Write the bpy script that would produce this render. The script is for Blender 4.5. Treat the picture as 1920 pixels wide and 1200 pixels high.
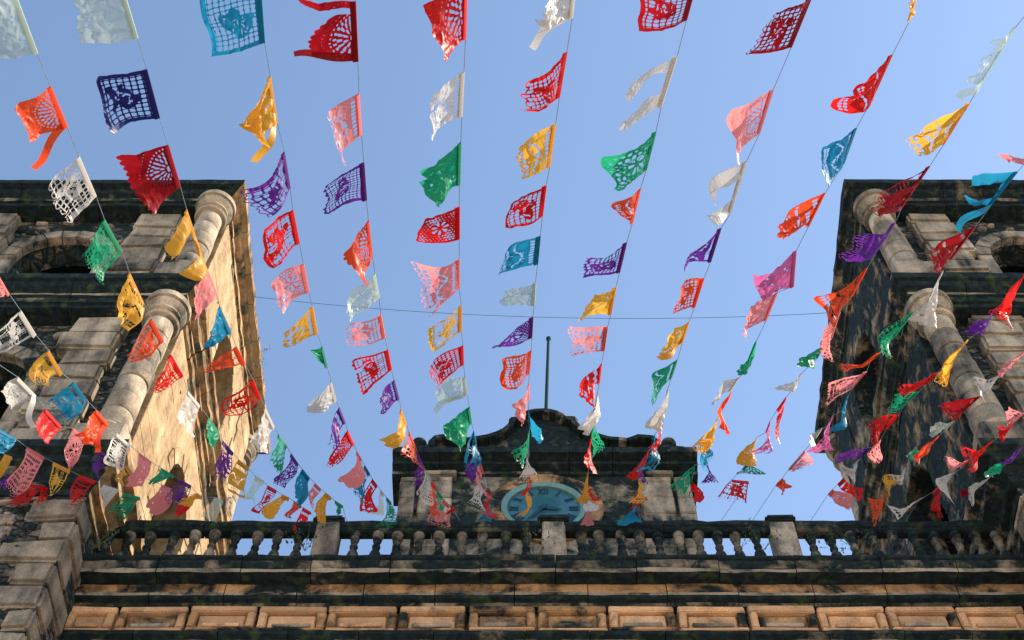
import bpy, bmesh, math, random
from mathutils import Vector, Matrix, noise as mnoise
random.seed(7)
R = math.radians
sc = bpy.context.scene
for o in list(bpy.data.objects): bpy.data.objects.remove(o)
col = sc.collection
CAMZ = 1.6
PITCH = R(62.5); FPX = 2667.0

# ------------------------------------------------------------------ camera, sky, sun, exposure
cam_d = bpy.data.cameras.new('camera'); cam_d.lens = 50.0; cam_d.sensor_width = 36.0
cam_d.clip_start = 0.1; cam_d.clip_end = 2000
cam = bpy.data.objects.new('camera', cam_d); col.objects.link(cam)
cam.location = (0, 0, CAMZ); cam.rotation_euler = (math.pi/2 + PITCH, 0, 0)
sc.camera = cam
SUN_EL, SUN_AZ = 40.0, 4.0          # azimuth: degrees from +X towards +Y (behind the facade)
sd = Vector((math.cos(R(SUN_EL))*math.cos(R(SUN_AZ)), math.cos(R(SUN_EL))*math.sin(R(SUN_AZ)), math.sin(R(SUN_EL))))
w = bpy.data.worlds.new('World'); sc.world = w; w.use_nodes = True
nt = w.node_tree; nt.nodes.clear()
sky = nt.nodes.new('ShaderNodeTexSky'); sky.sky_type = 'NISHITA'; sky.sun_disc = False
sky.sun_elevation = R(SUN_EL); sky.sun_rotation = math.pi/2 - R(SUN_AZ)
sky.altitude = 1200; sky.air_density = 1.0; sky.dust_density = 0.7; sky.ozone_density = 1.0
tint = nt.nodes.new('ShaderNodeMix'); tint.data_type = 'RGBA'; tint.blend_type = 'MULTIPLY'; tint.inputs[0].default_value = 1.0
tint.inputs[7].default_value = (1.07, 1.04, 0.97, 1)
bg = nt.nodes.new('ShaderNodeBackground'); bg.inputs[1].default_value = 0.146
wo = nt.nodes.new('ShaderNodeOutputWorld')
nt.links.new(sky.outputs[0], tint.inputs[6]); nt.links.new(tint.outputs[2], bg.inputs[0]); nt.links.new(bg.outputs[0], wo.inputs[0])
sun_d = bpy.data.lights.new('sun', 'SUN'); sun_d.energy = 5.0; sun_d.angle = R(0.5); sun_d.color = (1.0, 0.87, 0.70)
sun = bpy.data.objects.new('sun', sun_d); col.objects.link(sun)
sun.rotation_euler = (-sd).to_track_quat('-Z', 'Y').to_euler()
sc.view_settings.view_transform = 'Standard'; sc.view_settings.look = 'None'
sc.view_settings.gamma = 1.0; sc.view_settings.use_curve_mapping = False
sc.view_settings.exposure = 1.24
sc.cycles.max_bounces = 6; sc.cycles.diffuse_bounces = 3; sc.cycles.glossy_bounces = 2; sc.cycles.transparent_max_bounces = 6

# ------------------------------------------------------------------ helpers
def ray(px, py):
    x = (px-960)/FPX; v = (600-py)/FPX
    return Vector((x, math.cos(PITCH)-v*math.sin(PITCH), math.sin(PITCH)+v*math.cos(PITCH)))

def obj(name, mesh, mat=None, parent=None, loc=None):
    o = bpy.data.objects.new(name, mesh); col.objects.link(o)
    if mat and not mesh.materials: mesh.materials.append(mat)
    if loc is not None: o.location = loc
    if parent: o.parent = parent
    return o
def empty(name, loc=(0, 0, 0), parent=None):
    o = bpy.data.objects.new(name, None); o.empty_display_size = 0.3; col.objects.link(o); o.location = loc
    if parent: o.parent = parent
    return o
def tag(o, label=None, cat=None, group=None, kind=None):
    if label: o['label'] = label
    if cat: o['category'] = cat
    if group: o['group'] = group
    if kind: o['kind'] = kind
    return o
def mesh(name, v, f, smooth=False):
    m = bpy.data.meshes.new(name); m.from_pydata([tuple(p) for p in v], [], f); m.update()
    if smooth:
        for p in m.polygons: p.use_smooth = True
    return m
def fix(m):
    b = bmesh.new(); b.from_mesh(m); bmesh.ops.recalc_face_normals(b, faces=b.faces); b.to_mesh(m); b.free(); return m
def cbox(name, x0, x1, y0, y1, z0, z1, c=0.02, jit=0.0, seg=1):
    b = bmesh.new(); bmesh.ops.create_cube(b, size=1)
    for v in b.verts:
        v.co = Vector(((x0+x1)/2+v.co.x*(x1-x0), (y0+y1)/2+v.co.y*(y1-y0), (z0+z1)/2+v.co.z*(z1-z0)))
        if jit: v.co += Vector((random.uniform(-jit, jit), random.uniform(-jit, jit), random.uniform(-jit, jit)))
    if c > 0: bmesh.ops.bevel(b, geom=list(b.edges), offset=c, segments=seg, affect='EDGES')
    m = bpy.data.meshes.new(name); b.to_mesh(m); b.free(); return m
def lathe(name, prof, n=20, smooth=True, cap=True):
    v = []; f = []
    for r, z in prof:
        for i in range(n):
            a = 2*math.pi*i/n; v.append((r*math.cos(a), r*math.sin(a), z))
    for k in range(len(prof)-1):
        for i in range(n):
            j = (i+1) % n; f.append((k*n+i, k*n+j, (k+1)*n+j, (k+1)*n+i))
    if cap:
        f.append(tuple(reversed(range(n)))); f.append(tuple((len(prof)-1)*n+i for i in range(n)))
    m = mesh(name, v, f)
    if smooth:
        for p in m.polygons: p.use_smooth = len(p.vertices) == 4
        m.set_sharp_from_angle(angle=R(35))
    return m
def tube(name, pts, r, n=5):
    v = []; f = []
    for k, p in enumerate(pts):
        d = (pts[min(k+1, len(pts)-1)] - pts[max(k-1, 0)]).normalized()
        a = d.orthogonal().normalized() if k == 0 else (a - d*a.dot(d)).normalized()
        bb = d.cross(a)
        for i in range(n):
            t = 2*math.pi*i/n; v.append(p + a*(r*math.cos(t)) + bb*(r*math.sin(t)))
    for k in range(len(pts)-1):
        for i in range(n):
            j = (i+1) % n; f.append((k*n+i, k*n+j, (k+1)*n+j, (k+1)*n+i))
    return mesh(name, v, f, True)

# ------------------------------------------------------------------ materials
def newmat(name):
    m = bpy.data.materials.new(name); m.use_nodes = True; t = m.node_tree; t.nodes.clear()
    return m, t, t.nodes.new, t.links.new
def noise(N, L, vec, scale, detail=6, rough=0.6, dist=0.0):
    n = N('ShaderNodeTexNoise'); n.inputs['Scale'].default_value = scale; n.inputs['Detail'].default_value = detail
    n.inputs['Roughness'].default_value = rough; n.inputs['Distortion'].default_value = dist
    L(vec, n.inputs['Vector']); return n.outputs[0]
def ramp(N, L, fac, stops):
    r = N('ShaderNodeValToRGB'); e = r.color_ramp.elements
    while len(e) < len(stops): e.new(0.5)
    for q, (p, c) in zip(e, stops):
        q.position = p; q.color = (c, c, c, 1) if isinstance(c, (int, float)) else (*c, 1)
    L(fac, r.inputs[0]); return r.outputs[0]
def mixc(N, L, fac, a, b, mode='MIX'):
    m = N('ShaderNodeMix'); m.data_type = 'RGBA'; m.blend_type = mode
    for s, i in ((fac, 0), (a, 6), (b, 7)):
        if hasattr(s, 'is_linked'): L(s, m.inputs[i])
        elif i == 0: m.inputs[0].default_value = s
        else: m.inputs[i].default_value = (*s, 1)
    return m.outputs[2]
BLACK = (0.0055, 0.0105, 0.0125)
def stone(name, c1, c2, stain=0.5, dark=BLACK, scale=1.0, streak=0.0, vary=0.25, bump=0.5, moss=0.0, soft=0.10, grime=0.48):
    """weathered stone: two tones, speckle, black lichen patches covering about `stain` of the surface"""
    m, t, N, L = newmat(name)
    geo = N('ShaderNodeNewGeometry'); pos = geo.outputs['Position']; info = N('ShaderNodeObjectInfo')
    tone = noise(N, L, pos, 1.7*scale, 5); base = mixc(N, L, ramp(N, L, tone, [(0.35, 0.0), (0.65, 1.0)]), c1, c2)
    rnd = N('ShaderNodeMapRange'); L(info.outputs['Random'], rnd.inputs[0]); rnd.inputs[3].default_value = 1-vary; rnd.inputs[4].default_value = 1+vary*0.4
    hsv = N('ShaderNodeHueSaturation'); L(base, hsv.inputs['Color']); L(rnd.outputs[0], hsv.inputs['Value']); base = hsv.outputs[0]
    sp = noise(N, L, pos, 38*scale, 4, 0.7); base = mixc(N, L, ramp(N, L, sp, [(0.30, 0.55), (0.55, 0.0)]), base, (0.06, 0.055, 0.05))
    n1 = noise(N, L, pos, 1.15*scale, 6, 0.68, 0.4)
    if streak:
        mp = N('ShaderNodeMapping'); mp.inputs['Scale'].default_value = (1, 1, 0.16); L(pos, mp.inputs[0])
        n2 = noise(N, L, mp.outputs[0], 3.2*scale, 5, 0.6)
        mm = N('ShaderNodeMix'); mm.data_type = 'FLOAT'; mm.inputs[0].default_value = streak; L(n1, mm.inputs[2]); L(n2, mm.inputs[3]); n1 = mm.outputs[0]
    th = 0.5 + (0.5-stain)*0.42
    mask = ramp(N, L, n1, [(max(0.0, th-soft), 0.0), (min(1.0, th+soft*0.5), 1.0)])
    dk = mixc(N, L, ramp(N, L, noise(N, L, pos, 9*scale, 4), [(0.4, 0.0), (0.7, 1.0)]), dark, tuple(min(1, c*2.3+0.003) for c in dark))
    if moss:
        dk = mixc(N, L, ramp(N, L, noise(N, L, pos, 4.5, 6), [(0.62-moss*0.2, 0.0), (0.72, 1.0)]), dk, (0.035, 0.055, 0.018))
    gr = noise(N, L, pos, 2.3*scale, 4, 0.6); base = mixc(N, L, ramp(N, L, gr, [(0.40, 0.0), (0.66, grime)]), base, tuple(x*.30 for x in c2))
    colr = mixc(N, L, mask, base, dk)
    bs = N('ShaderNodeBsdfPrincipled'); L(colr, bs.inputs['Base Color']); bs.inputs['Roughness'].default_value = 0.92
    bs.inputs['Specular IOR Level'].default_value = 0.15
    bp = N('ShaderNodeBump'); bp.inputs['Strength'].default_value = bump; bp.inputs['Distance'].default_value = 0.03
    bn = noise(N, L, pos, 14*scale, 4, 0.7); L(bn, bp.inputs['Height']); L(bp.outputs[0], bs.inputs['Normal'])
    out = N('ShaderNodeOutputMaterial'); L(bs.outputs[0], out.inputs[0]); return m
def rubble(name, pal, morter, stain, scale=3.0):
    """rough rubble masonry, stones too small to tell apart one by one"""
    m, t, N, L = newmat(name)
    geo = N('ShaderNodeNewGeometry'); mp = N('ShaderNodeMapping'); mp.inputs['Scale'].default_value = (1, 1, 1.9); L(geo.outputs['Position'], mp.inputs[0])
    wv = N('ShaderNodeTexNoise'); wv.inputs['Scale'].default_value = 3; L(mp.outputs[0], wv.inputs['Vector'])
    ad = N('ShaderNodeVectorMath'); ad.operation = 'MULTIPLY_ADD'; L(wv.outputs['Color'], ad.inputs[0]); ad.inputs[1].default_value = (0.25, 0.25, 0.25); L(mp.outputs[0], ad.inputs[2])
    v1 = N('ShaderNodeTexVoronoi'); v1.inputs['Scale'].default_value = scale; L(ad.outputs[0], v1.inputs['Vector'])
    v2 = N('ShaderNodeTexVoronoi'); v2.feature = 'DISTANCE_TO_EDGE'; v2.inputs['Scale'].default_value = scale; L(ad.outputs[0], v2.inputs['Vector'])
    sep = N('ShaderNodeSeparateColor'); L(v1.outputs['Color'], sep.inputs[0])
    st = ramp(N, L, sep.outputs[0], [(0.0, pal[0]), (0.5, pal[1]), (1.0, pal[2])])
    c = mixc(N, L, ramp(N, L, v2.outputs[0], [(0.04, 1.0), (0.14, 0.0)]), st, morter)
    n1 = noise(N, L, geo.outputs['Position'], 1.6, 6, 0.7, 0.5); th = 0.5+(0.5-stain)*0.42
    c = mixc(N, L, ramp(N, L, n1, [(th-0.08, 0.0), (th+0.05, 1.0)]), c, BLACK)
    c = mixc(N, L, ramp(N, L, noise(N, L, geo.outputs['Position'], 30, 5, 0.7), [(0.45, 0.75), (0.62, 0.0)]), c, (0.012, 0.022, 0.022))
    bs = N('ShaderNodeBsdfPrincipled'); L(c, bs.inputs['Base Color']); bs.inputs['Roughness'].default_value = 0.95; bs.inputs['Specular IOR Level'].default_value = 0.1
    h = N('ShaderNodeMath'); h.operation = 'ADD'; L(ramp(N, L, v2.outputs[0], [(0.0, 0.0), (0.2, 1.0)]), h.inputs[0]); L(noise(N, L, geo.outputs['Position'], 20, 6, 0.7), h.inputs[1])
    bp = N('ShaderNodeBump'); bp.inputs['Strength'].default_value = 0.9; bp.inputs['Distance'].default_value = 0.05; L(h.outputs[0], bp.inputs['Height']); L(bp.outputs[0], bs.inputs['Normal'])
    out = N('ShaderNodeOutputMaterial'); L(bs.outputs[0], out.inputs[0]); return m
def plain(name, c, rough=0.6, metal=0.0, spec=0.4, var=0.3, sc_=20):
    m, t, N, L = newmat(name)
    tc = N('ShaderNodeNewGeometry'); n = noise(N, L, tc.outputs['Position'], sc_, 5)
    cc = mixc(N, L, ramp(N, L, n, [(0.35, 0.0), (0.7, 1.0)]), c, tuple(x*(1-var) for x in c))
    bs = N('ShaderNodeBsdfPrincipled'); L(cc, bs.inputs['Base Color']); bs.inputs['Roughness'].default_value = rough; bs.inputs['Metallic'].default_value = metal
    bs.inputs['Specular IOR Level'].default_value = spec
    out = N('ShaderNodeOutputMaterial'); L(bs.outputs[0], out.inputs[0]); return m
M = {}
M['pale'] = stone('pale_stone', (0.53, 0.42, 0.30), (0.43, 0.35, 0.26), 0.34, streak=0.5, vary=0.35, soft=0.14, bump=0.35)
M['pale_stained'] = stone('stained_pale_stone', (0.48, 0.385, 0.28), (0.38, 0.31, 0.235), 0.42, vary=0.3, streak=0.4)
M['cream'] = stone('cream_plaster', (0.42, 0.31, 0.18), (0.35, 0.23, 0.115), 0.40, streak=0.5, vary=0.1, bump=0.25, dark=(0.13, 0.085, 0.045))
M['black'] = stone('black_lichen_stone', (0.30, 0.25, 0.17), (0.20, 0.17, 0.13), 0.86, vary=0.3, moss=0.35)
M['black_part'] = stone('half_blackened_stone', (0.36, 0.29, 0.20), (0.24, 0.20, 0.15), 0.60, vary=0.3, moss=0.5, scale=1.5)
M['fillet'] = stone('bleached_fillet_stone', (0.44, 0.36, 0.27), (0.32, 0.27, 0.2), 0.34, vary=0.3, scale=1.6)
M['orange'] = stone('ochre_stone', (0.80, 0.44, 0.22), (0.70, 0.42, 0.23), 0.18, vary=0.28, scale=1.4, dark=(0.05, 0.04, 0.03))
M['orange_stained'] = stone('sooty_ochre_stone', (0.58, 0.31, 0.13), (0.45, 0.26, 0.13), 0.44, vary=0.2, scale=1.3)
M['rust'] = stone('rusty_ochre_stone', (0.40, 0.18, 0.065), (0.42, 0.27, 0.13), 0.44, vary=0.25, scale=1.5, streak=0.6, dark=(0.03, 0.03, 0.022))
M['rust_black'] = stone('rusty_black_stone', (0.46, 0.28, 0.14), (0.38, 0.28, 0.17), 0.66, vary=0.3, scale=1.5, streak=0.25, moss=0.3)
M['rubble'] = rubble('rubble_masonry', [(0.05, 0.075, 0.075), (0.24, 0.19, 0.15), (0.46, 0.33, 0.26)], (0.022, 0.036, 0.036), 0.42, 4.2)
M['rubble2'] = rubble('dark_rubble_masonry', [(0.05, 0.08, 0.08), (0.17, 0.16, 0.13), (0.40, 0.31, 0.24)], (0.02, 0.034, 0.036), 0.44, 3.4)
M['pink'] = stone('pinkish_field_stone', (0.46, 0.34, 0.27), (0.34, 0.27, 0.22), 0.42, vary=0.35, scale=2.0)
M['iron'] = plain('painted_iron', (0.010, 0.035, 0.04), 0.85, spec=0.1)
M['wire'] = plain('wire', (0.04, 0.09, 0.12), 0.5)
M['leaf'] = plain('leaf', (0.05, 0.085, 0.03), 0.6, var=0.5, sc_=40)
M['rim'] = plain('verdigris_rim', (0.12, 0.25, 0.235), 0.45, spec=0.5, var=0.35, sc_=12)
M['dial'] = plain('blue_green_dial', (0.026, 0.12, 0.155), 0.3, spec=0.6, var=0.35, sc_=6)
M['numeral'] = plain('dark_blue_numerals', (0.008, 0.04, 0.07), 0.4)
M['paving'] = stone('plaza_paving', (0.62, 0.55, 0.46), (0.55, 0.48, 0.40), 0.08, vary=0.0)

# ------------------------------------------------------------------ ground
g = obj('ground', mesh('ground', [(-300, -300, 0), (300, -300, 0), (300, 300, 0), (-300, 300, 0)], [(0, 1, 2, 3)]), M['paving'])
tag(g, kind='structure')

# ------------------------------------------------------------------ moulding runs cut into blocks
def run_blocks(prof, frame, s0, s1, nblk, half, mitre=(False, False), mats=None, name='cornice_block', parent=None, back=0.3, jit=0.006, gap=0.006, wear=0.006):
    """prof: (projection, z, material key) from bottom to top; frame(out, along, z)->Vector"""
    cuts = [s0+(s1-s0)*i/nblk + (random.uniform(-.12, .12)*(s1-s0)/nblk if 0 < i < nblk else 0) for i in range(nblk+1)]
    keys = []
    for q in prof:
        if q[2] not in keys: keys.append(q[2])
    made = []
    for b in range(nblk):
        a0, a1 = cuts[b], cuts[b+1]
        m0 = mitre[0] and b == 0; m1 = mitre[1] and b == nblk-1
        if not m0: a0 += gap
        if not m1: a1 -= gap
        dp = random.uniform(-jit, jit); dz = random.uniform(-jit, jit)*0.5
        if mitre[0] or mitre[1]: dz *= 0.3; dp *= 0.4
        pts = [(p, z) for p, z, k in prof]; full = pts + [(-back, pts[-1][1]), (-back, pts[0][1])]
        n = len(full); v = []; f = []; fm = []
        nsec = 2 if wear == 0 else max(4, min(9, int((a1-a0)/0.16)))
        for s in range(nsec):
            t = s/(nsec-1)
            for q, (p, z) in enumerate(full):
                lo = -(half+p) if m0 else a0; hi = (half+p) if m1 else a1
                sl = lo+(hi-lo)*t
                wv = random.uniform(-wear, wear) if (0 < s < nsec-1 and q < n-2) else 0
                v.append(frame(p+dp+wv, sl, z+dz+wv*0.5))
        for s in range(nsec-1):
            for q in range(n):
                r = (q+1) % n
                f.append((s*n+q, s*n+r, (s+1)*n+r, (s+1)*n+q))
                fm.append(keys.index(prof[q][2]) if q < len(prof)-1 else keys.index(prof[-1][2]))
        f.append(tuple(reversed(range(n)))); f.append(tuple((nsec-1)*n+q for q in range(n))); fm += [0, 0]
        me = mesh(name, v, f)
        for k in keys: me.materials.append(M[k])
        for pl, k in zip(me.polygons, fm): pl.material_index = k
        fix(me)
        made.append(obj(name, me, None, parent))
    return made
def H(z): return z + CAMZ
def pix(px, py, Y): d = ray(px, py); t = Y/d.y; return Vector((d.x*t, Y, d.z*t+CAMZ))
XC = 0.56                              # the church's axis
OUT = [(0, -1), (1, 0), (0, 1), (-1, 0)]; ALONG = [(1, 0), (0, 1), (-1, 0), (0, -1)]
def sideframe(k, half):
    o, a = OUT[k], ALONG[k]
    return lambda p, s, z: Vector((o[0]*(half+p)+a[0]*s, o[1]*(half+p)+a[1]*s, z))

def rubble_stone(w_, h_, d_):
    n = random.randint(6, 8); a0 = random.random()*6
    ring = []
    for i in range(n):
        a = a0+2*math.pi*i/n; r = random.uniform(0.8, 1.08)
        sx = math.copysign(abs(math.cos(a))**0.6, math.cos(a)); sz = math.copysign(abs(math.sin(a))**0.6, math.sin(a))
        ring.append((sx*r*w_/2, sz*r*h_/2))
    v = [(x, 0.06, z) for x, z in ring]+[(x, -d_*0.5, z) for x, z in ring]+[(x*0.78, -d_*random.uniform(.85, 1.1), z*0.74) for x, z in ring]
    f = []
    for k in (0, 1):
        for i in range(n):
            j = (i+1) % n; f.append((k*n+i, k*n+j, (k+1)*n+j, (k+1)*n+i))
    f.append(tuple(2*n+i for i in range(n)))
    return fix(mesh('stone', v, f))
STONES = [rubble_stone(random.uniform(.22, .5), random.uniform(.12, .24), random.uniform(.05, .09)) for _ in range(14)]
for s_ in STONES: s_.materials.append(M['pink'])

def arch_wall(half, hw, z0, zs, z1, zsill, th=0.55, wd=None):
    """front wall plate with an arched opening, in the front frame"""
    v = []; f = []
    n = 14
    arc = [(-hw*math.cos(math.pi*i/n), zs+hw*math.sin(math.pi*i/n)) for i in range(n+1)]
    fr = sideframe(0, half); half = wd or half
    def add(s, z):
        v.append(fr(0, s, z)); v.append(fr(-th, s, z)); return len(v)-2
    def quad(a, b, c, d):
        f.append((a, b, c, d)); f.append((d+1, c+1, b+1, a+1))
    pts = [add(*q) for q in arc]; top = [add(q[0], z1) for q in arc]
    for i in range(n): quad(pts[i], pts[i+1], top[i+1], top[i]); f.append((pts[i+1], pts[i], pts[i]+1, pts[i+1]+1))
    for sgn in (-1, 1):
        e = 0 if sgn < 0 else n
        a = add(sgn*half, z0); b = add(sgn*half, zs); c = add(sgn*half, z1); d = add(sgn*hw, z0)
        quad(a, d, pts[e], b) if sgn < 0 else quad(d, a, b, pts[e])
        quad(b, pts[e], top[e], c) if sgn < 0 else quad(pts[e], b, c, top[e])
        f.append((d, pts[e], pts[e]+1, d+1)); f.append((a, b, b+1, a+1)); f.append((b, c, c+1, b+1))
    a = add(-hw, z0); b = add(hw, z0); c = add(hw, zsill); d = add(-hw, zsill); quad(a, b, c, d); f.append((d, c, c+1, d+1))
    return fix(mesh('wall', v, f))

def make_tower(cx, inner, label):
    T = empty('bell_tower', (cx, 13.65, 0)); tag(T, label, 'tower', 'bell towers of the church')
    lit = inner == 1
    sk = 1 if inner == 1 else 3
    # ---- shaft below the belfry
    hs = 2.70
    me = cbox('wall', -hs, hs, -hs, hs, 0, H(16.0), 0); me.materials.append(M['rubble']); me.materials.append(M['rubble2'])
    obj('wall', me, None, T)
    q = 0; z = H(10.9)
    while z < H(15.75):
        h = random.uniform(0.40, 0.47); la, lb = (0.80, 0.5) if q % 2 == 0 else (0.50, 0.85)
        la += random.uniform(-.14, .1); x1 = inner*(hs+0.045); x0 = inner*(hs+0.045-la)
        me = cbox('quoin', min(x0, x1), max(x0, x1), -hs-0.05+random.uniform(-.02, .02), -hs-0.05+lb, z+0.008, min(z+h, H(15.9))-0.008, 0.045, 0.032, 2)
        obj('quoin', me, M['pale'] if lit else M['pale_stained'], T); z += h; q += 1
    for i in range(210 if lit else 30):
        zz = random.uniform(H(12.7), H(15.8)); xx = random.uniform(hs-2.5, hs-0.5)*inner
        s = obj('stone', random.choice(STONES), None, T, (xx, -hs, zz)); s.rotation_euler = (0, random.uniform(-.2, .2), 0); k_ = random.uniform(.25, .8); s.scale = (k_, .7, k_)
    # ---- string cornices and entablatures, block by block
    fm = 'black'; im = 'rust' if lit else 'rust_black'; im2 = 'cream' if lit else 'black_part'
    def ring(z0, half, prof_front, prof_side, nb=6):
        c = empty('cornice', (0, 0, z0), T)
        for k in range(4):
            pf = prof_side if k == sk else prof_front
            run_blocks([(p, z, m_) for p, z, m_ in pf], sideframe(k, half), -half, half, nb, half, (True, True), parent=c, back=0.5, wear=0.02 if k == sk else 0.009, jit=0.03 if k == sk else 0.008)
    P = lambda L_, ms: [(p, z, ms[i % len(ms)]) for i, (p, z) in enumerate(L_)]
    low = [(-0.02, 0), (-0.02, .14), (.08, .16), (.08, .28), (.20, .36), (.28, .38), (.28, .54), (.40, .58), (.40, .74), (.34, .78)]
    ring(H(15.88), 2.75, P(low, ['black', 'black_part', 'black', 'black_part', 'black', 'black', 'black', 'black', 'black']), P(low, [im2, im, im, im2, im]))
    mid = [(-.25, 0), (0, 0), (0, .10), (.05, .11), (.05, .25), (.10, .27), (.10, .34), (.20, .40), (.24, .50), (.30, .52), (.30, .70), (.26, .75)]
    ring(H(21.20), 2.85, P(mid, ['black', 'black', 'black', 'black_part', 'black', 'fillet', 'black', 'black', 'black', 'black', 'black']),
         P(mid, ['black', im, im2, im, im, im2, im, im2, im, im, im2]), 6)
    top = [(-.25, 0), (0, 0), (0, .12), (.05, .13), (.05, .26), (.14, .30), (.18, .40), (.30, .42), (.30, .60), (.25, .66)]
    ring(H(25.56), 2.85, P(top, ['black', 'black', 'black', 'black_part', 'black', 'black', 'black']), P(top, ['black', im, im, im2, im, im, im2, im, im]), 7)
    for z_ in (16.66, 21.9, 26.15):
        obj('roof_slab', cbox('roof_slab', -2.8, 2.8, -2.8, 2.8, H(z_)-0.25, H(z_)-0.02, 0), M['black'], T)
    # ---- two belfry stages
    for st, (z0, z1) in enumerate(((16.62, 21.22), (21.92, 25.58))):
        z0 = H(z0); z1 = H(z1); hw = 0.80; zs = z0+(z1-z0)*(0.60 if st == 0 else 0.55); hb = 2.5
        hside = 2.84
        wm = arch_wall(hb, hw, z0, zs, z1, z0+0.75); ws = arch_wall(hside, hw, z0, zs, z1, z0+0.75, 0.55, 2.47)
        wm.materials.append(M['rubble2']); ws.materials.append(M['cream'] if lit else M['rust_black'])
        def surround(hb):
            vous = []; jamb = []; n = 9
            for i in range(n):
                a0 = math.pi*i/n+0.012; a1 = math.pi*(i+1)/n-0.012; v = []
                for d in (0.1, (-0.07 if hb < 2.6 else -.025)-0.012*(i % 2)):
                    for a, r in ((a0, hw-.01), (a1, hw-.01), (a1, hw+.26), (a0, hw+.26)): v.append((-r*math.cos(a), -hb+d, zs+r*math.sin(a)))
                vous.append(fix(mesh('voussoir', v, [(0, 1, 2, 3), (7, 6, 5, 4), (0, 4, 5, 1), (1, 5, 6, 2), (2, 6, 7, 3), (3, 7, 4, 0)])))
            zz = z0+0.75
            while zz < zs-0.1:
                h = min(random.uniform(.32, .42), zs-zz); w_ = random.choice((0.26, 0.42))
                for sg in (-1, 1):
                    a, b = sg*(hw-.01), sg*(hw+w_)
                    jamb.append(cbox('jamb_stone', min(a, b), max(a, b), -hb-(0.06 if hb < 2.6 else .02), -hb+.1, zz+.006, zz+h-.006, .02, .012))
                zz += h
            return vous, jamb
        pil = []; pier = []; zz = z0
        while zz < z1-0.05:
            h = min(random.uniform(.42, .56), z1-zz)
            if z1-zz-h < .2: h = z1-zz
            for sg in (-1, 1):
                ww = random.uniform(-.05, .05); a, b = sg*(1.14+ww+random.uniform(-.09, .09)), sg*(2.02+ww)
                pil.append(cbox('pilaster_block', min(a, b), max(a, b), -hb-0.20+random.uniform(-.03, .03), -hb+.1, zz+.007, zz+h-.007, .05, .028, 2))
                a, b = sg*(1.55+random.uniform(-.08, .08)), sg*2.475
                pier.append(cbox('pier_block', min(a, b), max(a, b), -hside-0.03+random.uniform(-.004, .004), -hside+.1, zz+.001, zz+h-.001, .006, .002, 2))
            zz += h
        for k in range(4):
            side = k in (1, 3)
            w_ = obj('wall', ws if side else wm, None, T); w_.rotation_euler.z = k*math.pi/2
            if k in (0, sk):
                vous, jamb = surround(hside if side else hb)
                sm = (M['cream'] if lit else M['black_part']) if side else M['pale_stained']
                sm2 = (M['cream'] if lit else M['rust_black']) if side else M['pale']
                for src, mt in ((vous, sm), (jamb, sm), (pier if side else pil, sm2)):
                    for me in src:
                        o = obj(me.name.split('.')[0], me, mt, T); o.rotation_euler.z = k*math.pi/2
        for i in range(70):
            xx = random.uniform(-2.3, 2.3); zz = random.uniform(z0+.2, z1-.15)
            if 1.1 < abs(xx) < 2.08 or (abs(xx) < 1.12 and zz < zs+math.sqrt(max(0, 1.12**2-xx*xx))): continue
            s = obj('stone', random.choice(STONES), None, T, (xx, -hb, zz)); s.rotation_euler.y = random.uniform(-.2, .2); k_ = random.uniform(.4, 1.1); s.scale = (k_, 1, k_)
        # a corner column at each corner: pedestal, base, drums, ringed capital
        r = 0.228; zc = z1-0.62; zb = z0+0.62
        ped = cbox('pedestal', -.37, .37, -.37, .37, z0, z0+0.42, 0.03)
        base = lathe('column_base', [(.35, z0+.42), (.37, z0+.47), (.35, z0+.52), (.30, z0+.54), (.33, z0+.59), (.29, zb)], 28)
        cap = lathe('column', [(r-.02, zc-.02), (r-.02, zc+.005), (r+.06, zc+.01), (r+.085, zc+.05), (r+.06, zc+.09), (r-.01, zc+.10), (r-.01, zc+.24), (r+.055, zc+.25), (r+.055, zc+.285), (r+.01, zc+.29), (r+.02, zc+.31), (r+.10, zc+.38), (r+.125, zc+.44), (r+.085, zc+.45), (r+.085, zc+.47), (r+.16, zc+.48), (r+.16, zc+.62)], 32)
        ndr = 7 if st == 0 else 5; drums = []
        for i in range(ndr):
            a = zb+(zc-zb)*i/ndr; b = zb+(zc-zb)*(i+1)/ndr; e = random.uniform(-.012, .012)
            t0 = r+.035-.035*i/ndr+e; t1 = r+.035-.035*(i+1)/ndr+e
            drums.append(lathe('drum', [(t0-.045, a+.004), (t0-.014, a+.014), (t0, a+.045), (t1, b-.045), (t1-.014, b-.014), (t1-.045, b-.004)], 28))
        for me in [ped, base, cap]+drums: me.materials.append(M['pale'])
        for ci, (sx, sy) in enumerate(((1, -1), (1, 1), (-1, 1), (-1, -1))):
            c = obj('column', cap, None, T, (sx*2.66, sy*2.80 if sy < 0 else sy*2.70, 0))
            for me in [ped, base]+drums:
                d = obj(me.name.split('.')[0], me, None, c); d.rotation_euler.z = random.random()*6
                if me is ped: d.rotation_euler.z = 0
                else: d.location = (random.uniform(-.006, .006), random.uniform(-.006, .006), 0)
    return T
TL = make_tower(-8.42, 1, 'bell tower on the left with its inner side in warm sunlight')
TR = make_tower(2*XC+8.42-0.22, -1, 'bell tower on the right with its inner side dark and stained')

TR.rotation_euler.y = R(0.8)            # the right tower is slightly out of plumb

# ------------------------------------------------------------------ central front: wall, frieze, cornice
F = empty('church_front', (XC, 12, 0)); tag(F, 'stone church front between the towers with ochre panelled frieze and dark cornice', 'building')
X0, X1 = -6.35, 6.35
obj('wall', cbox('wall', X0, X1, -0.01, 0.9, 0, H(14.7), 0), M['orange_stained'], F)
obj('roof_slab', cbox('roof_slab', X0, X1, -.05, 8, H(14.7), H(15.28), 0), M['black'], F)
ff = lambda p, s, z: Vector((s, -p, z))
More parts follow.
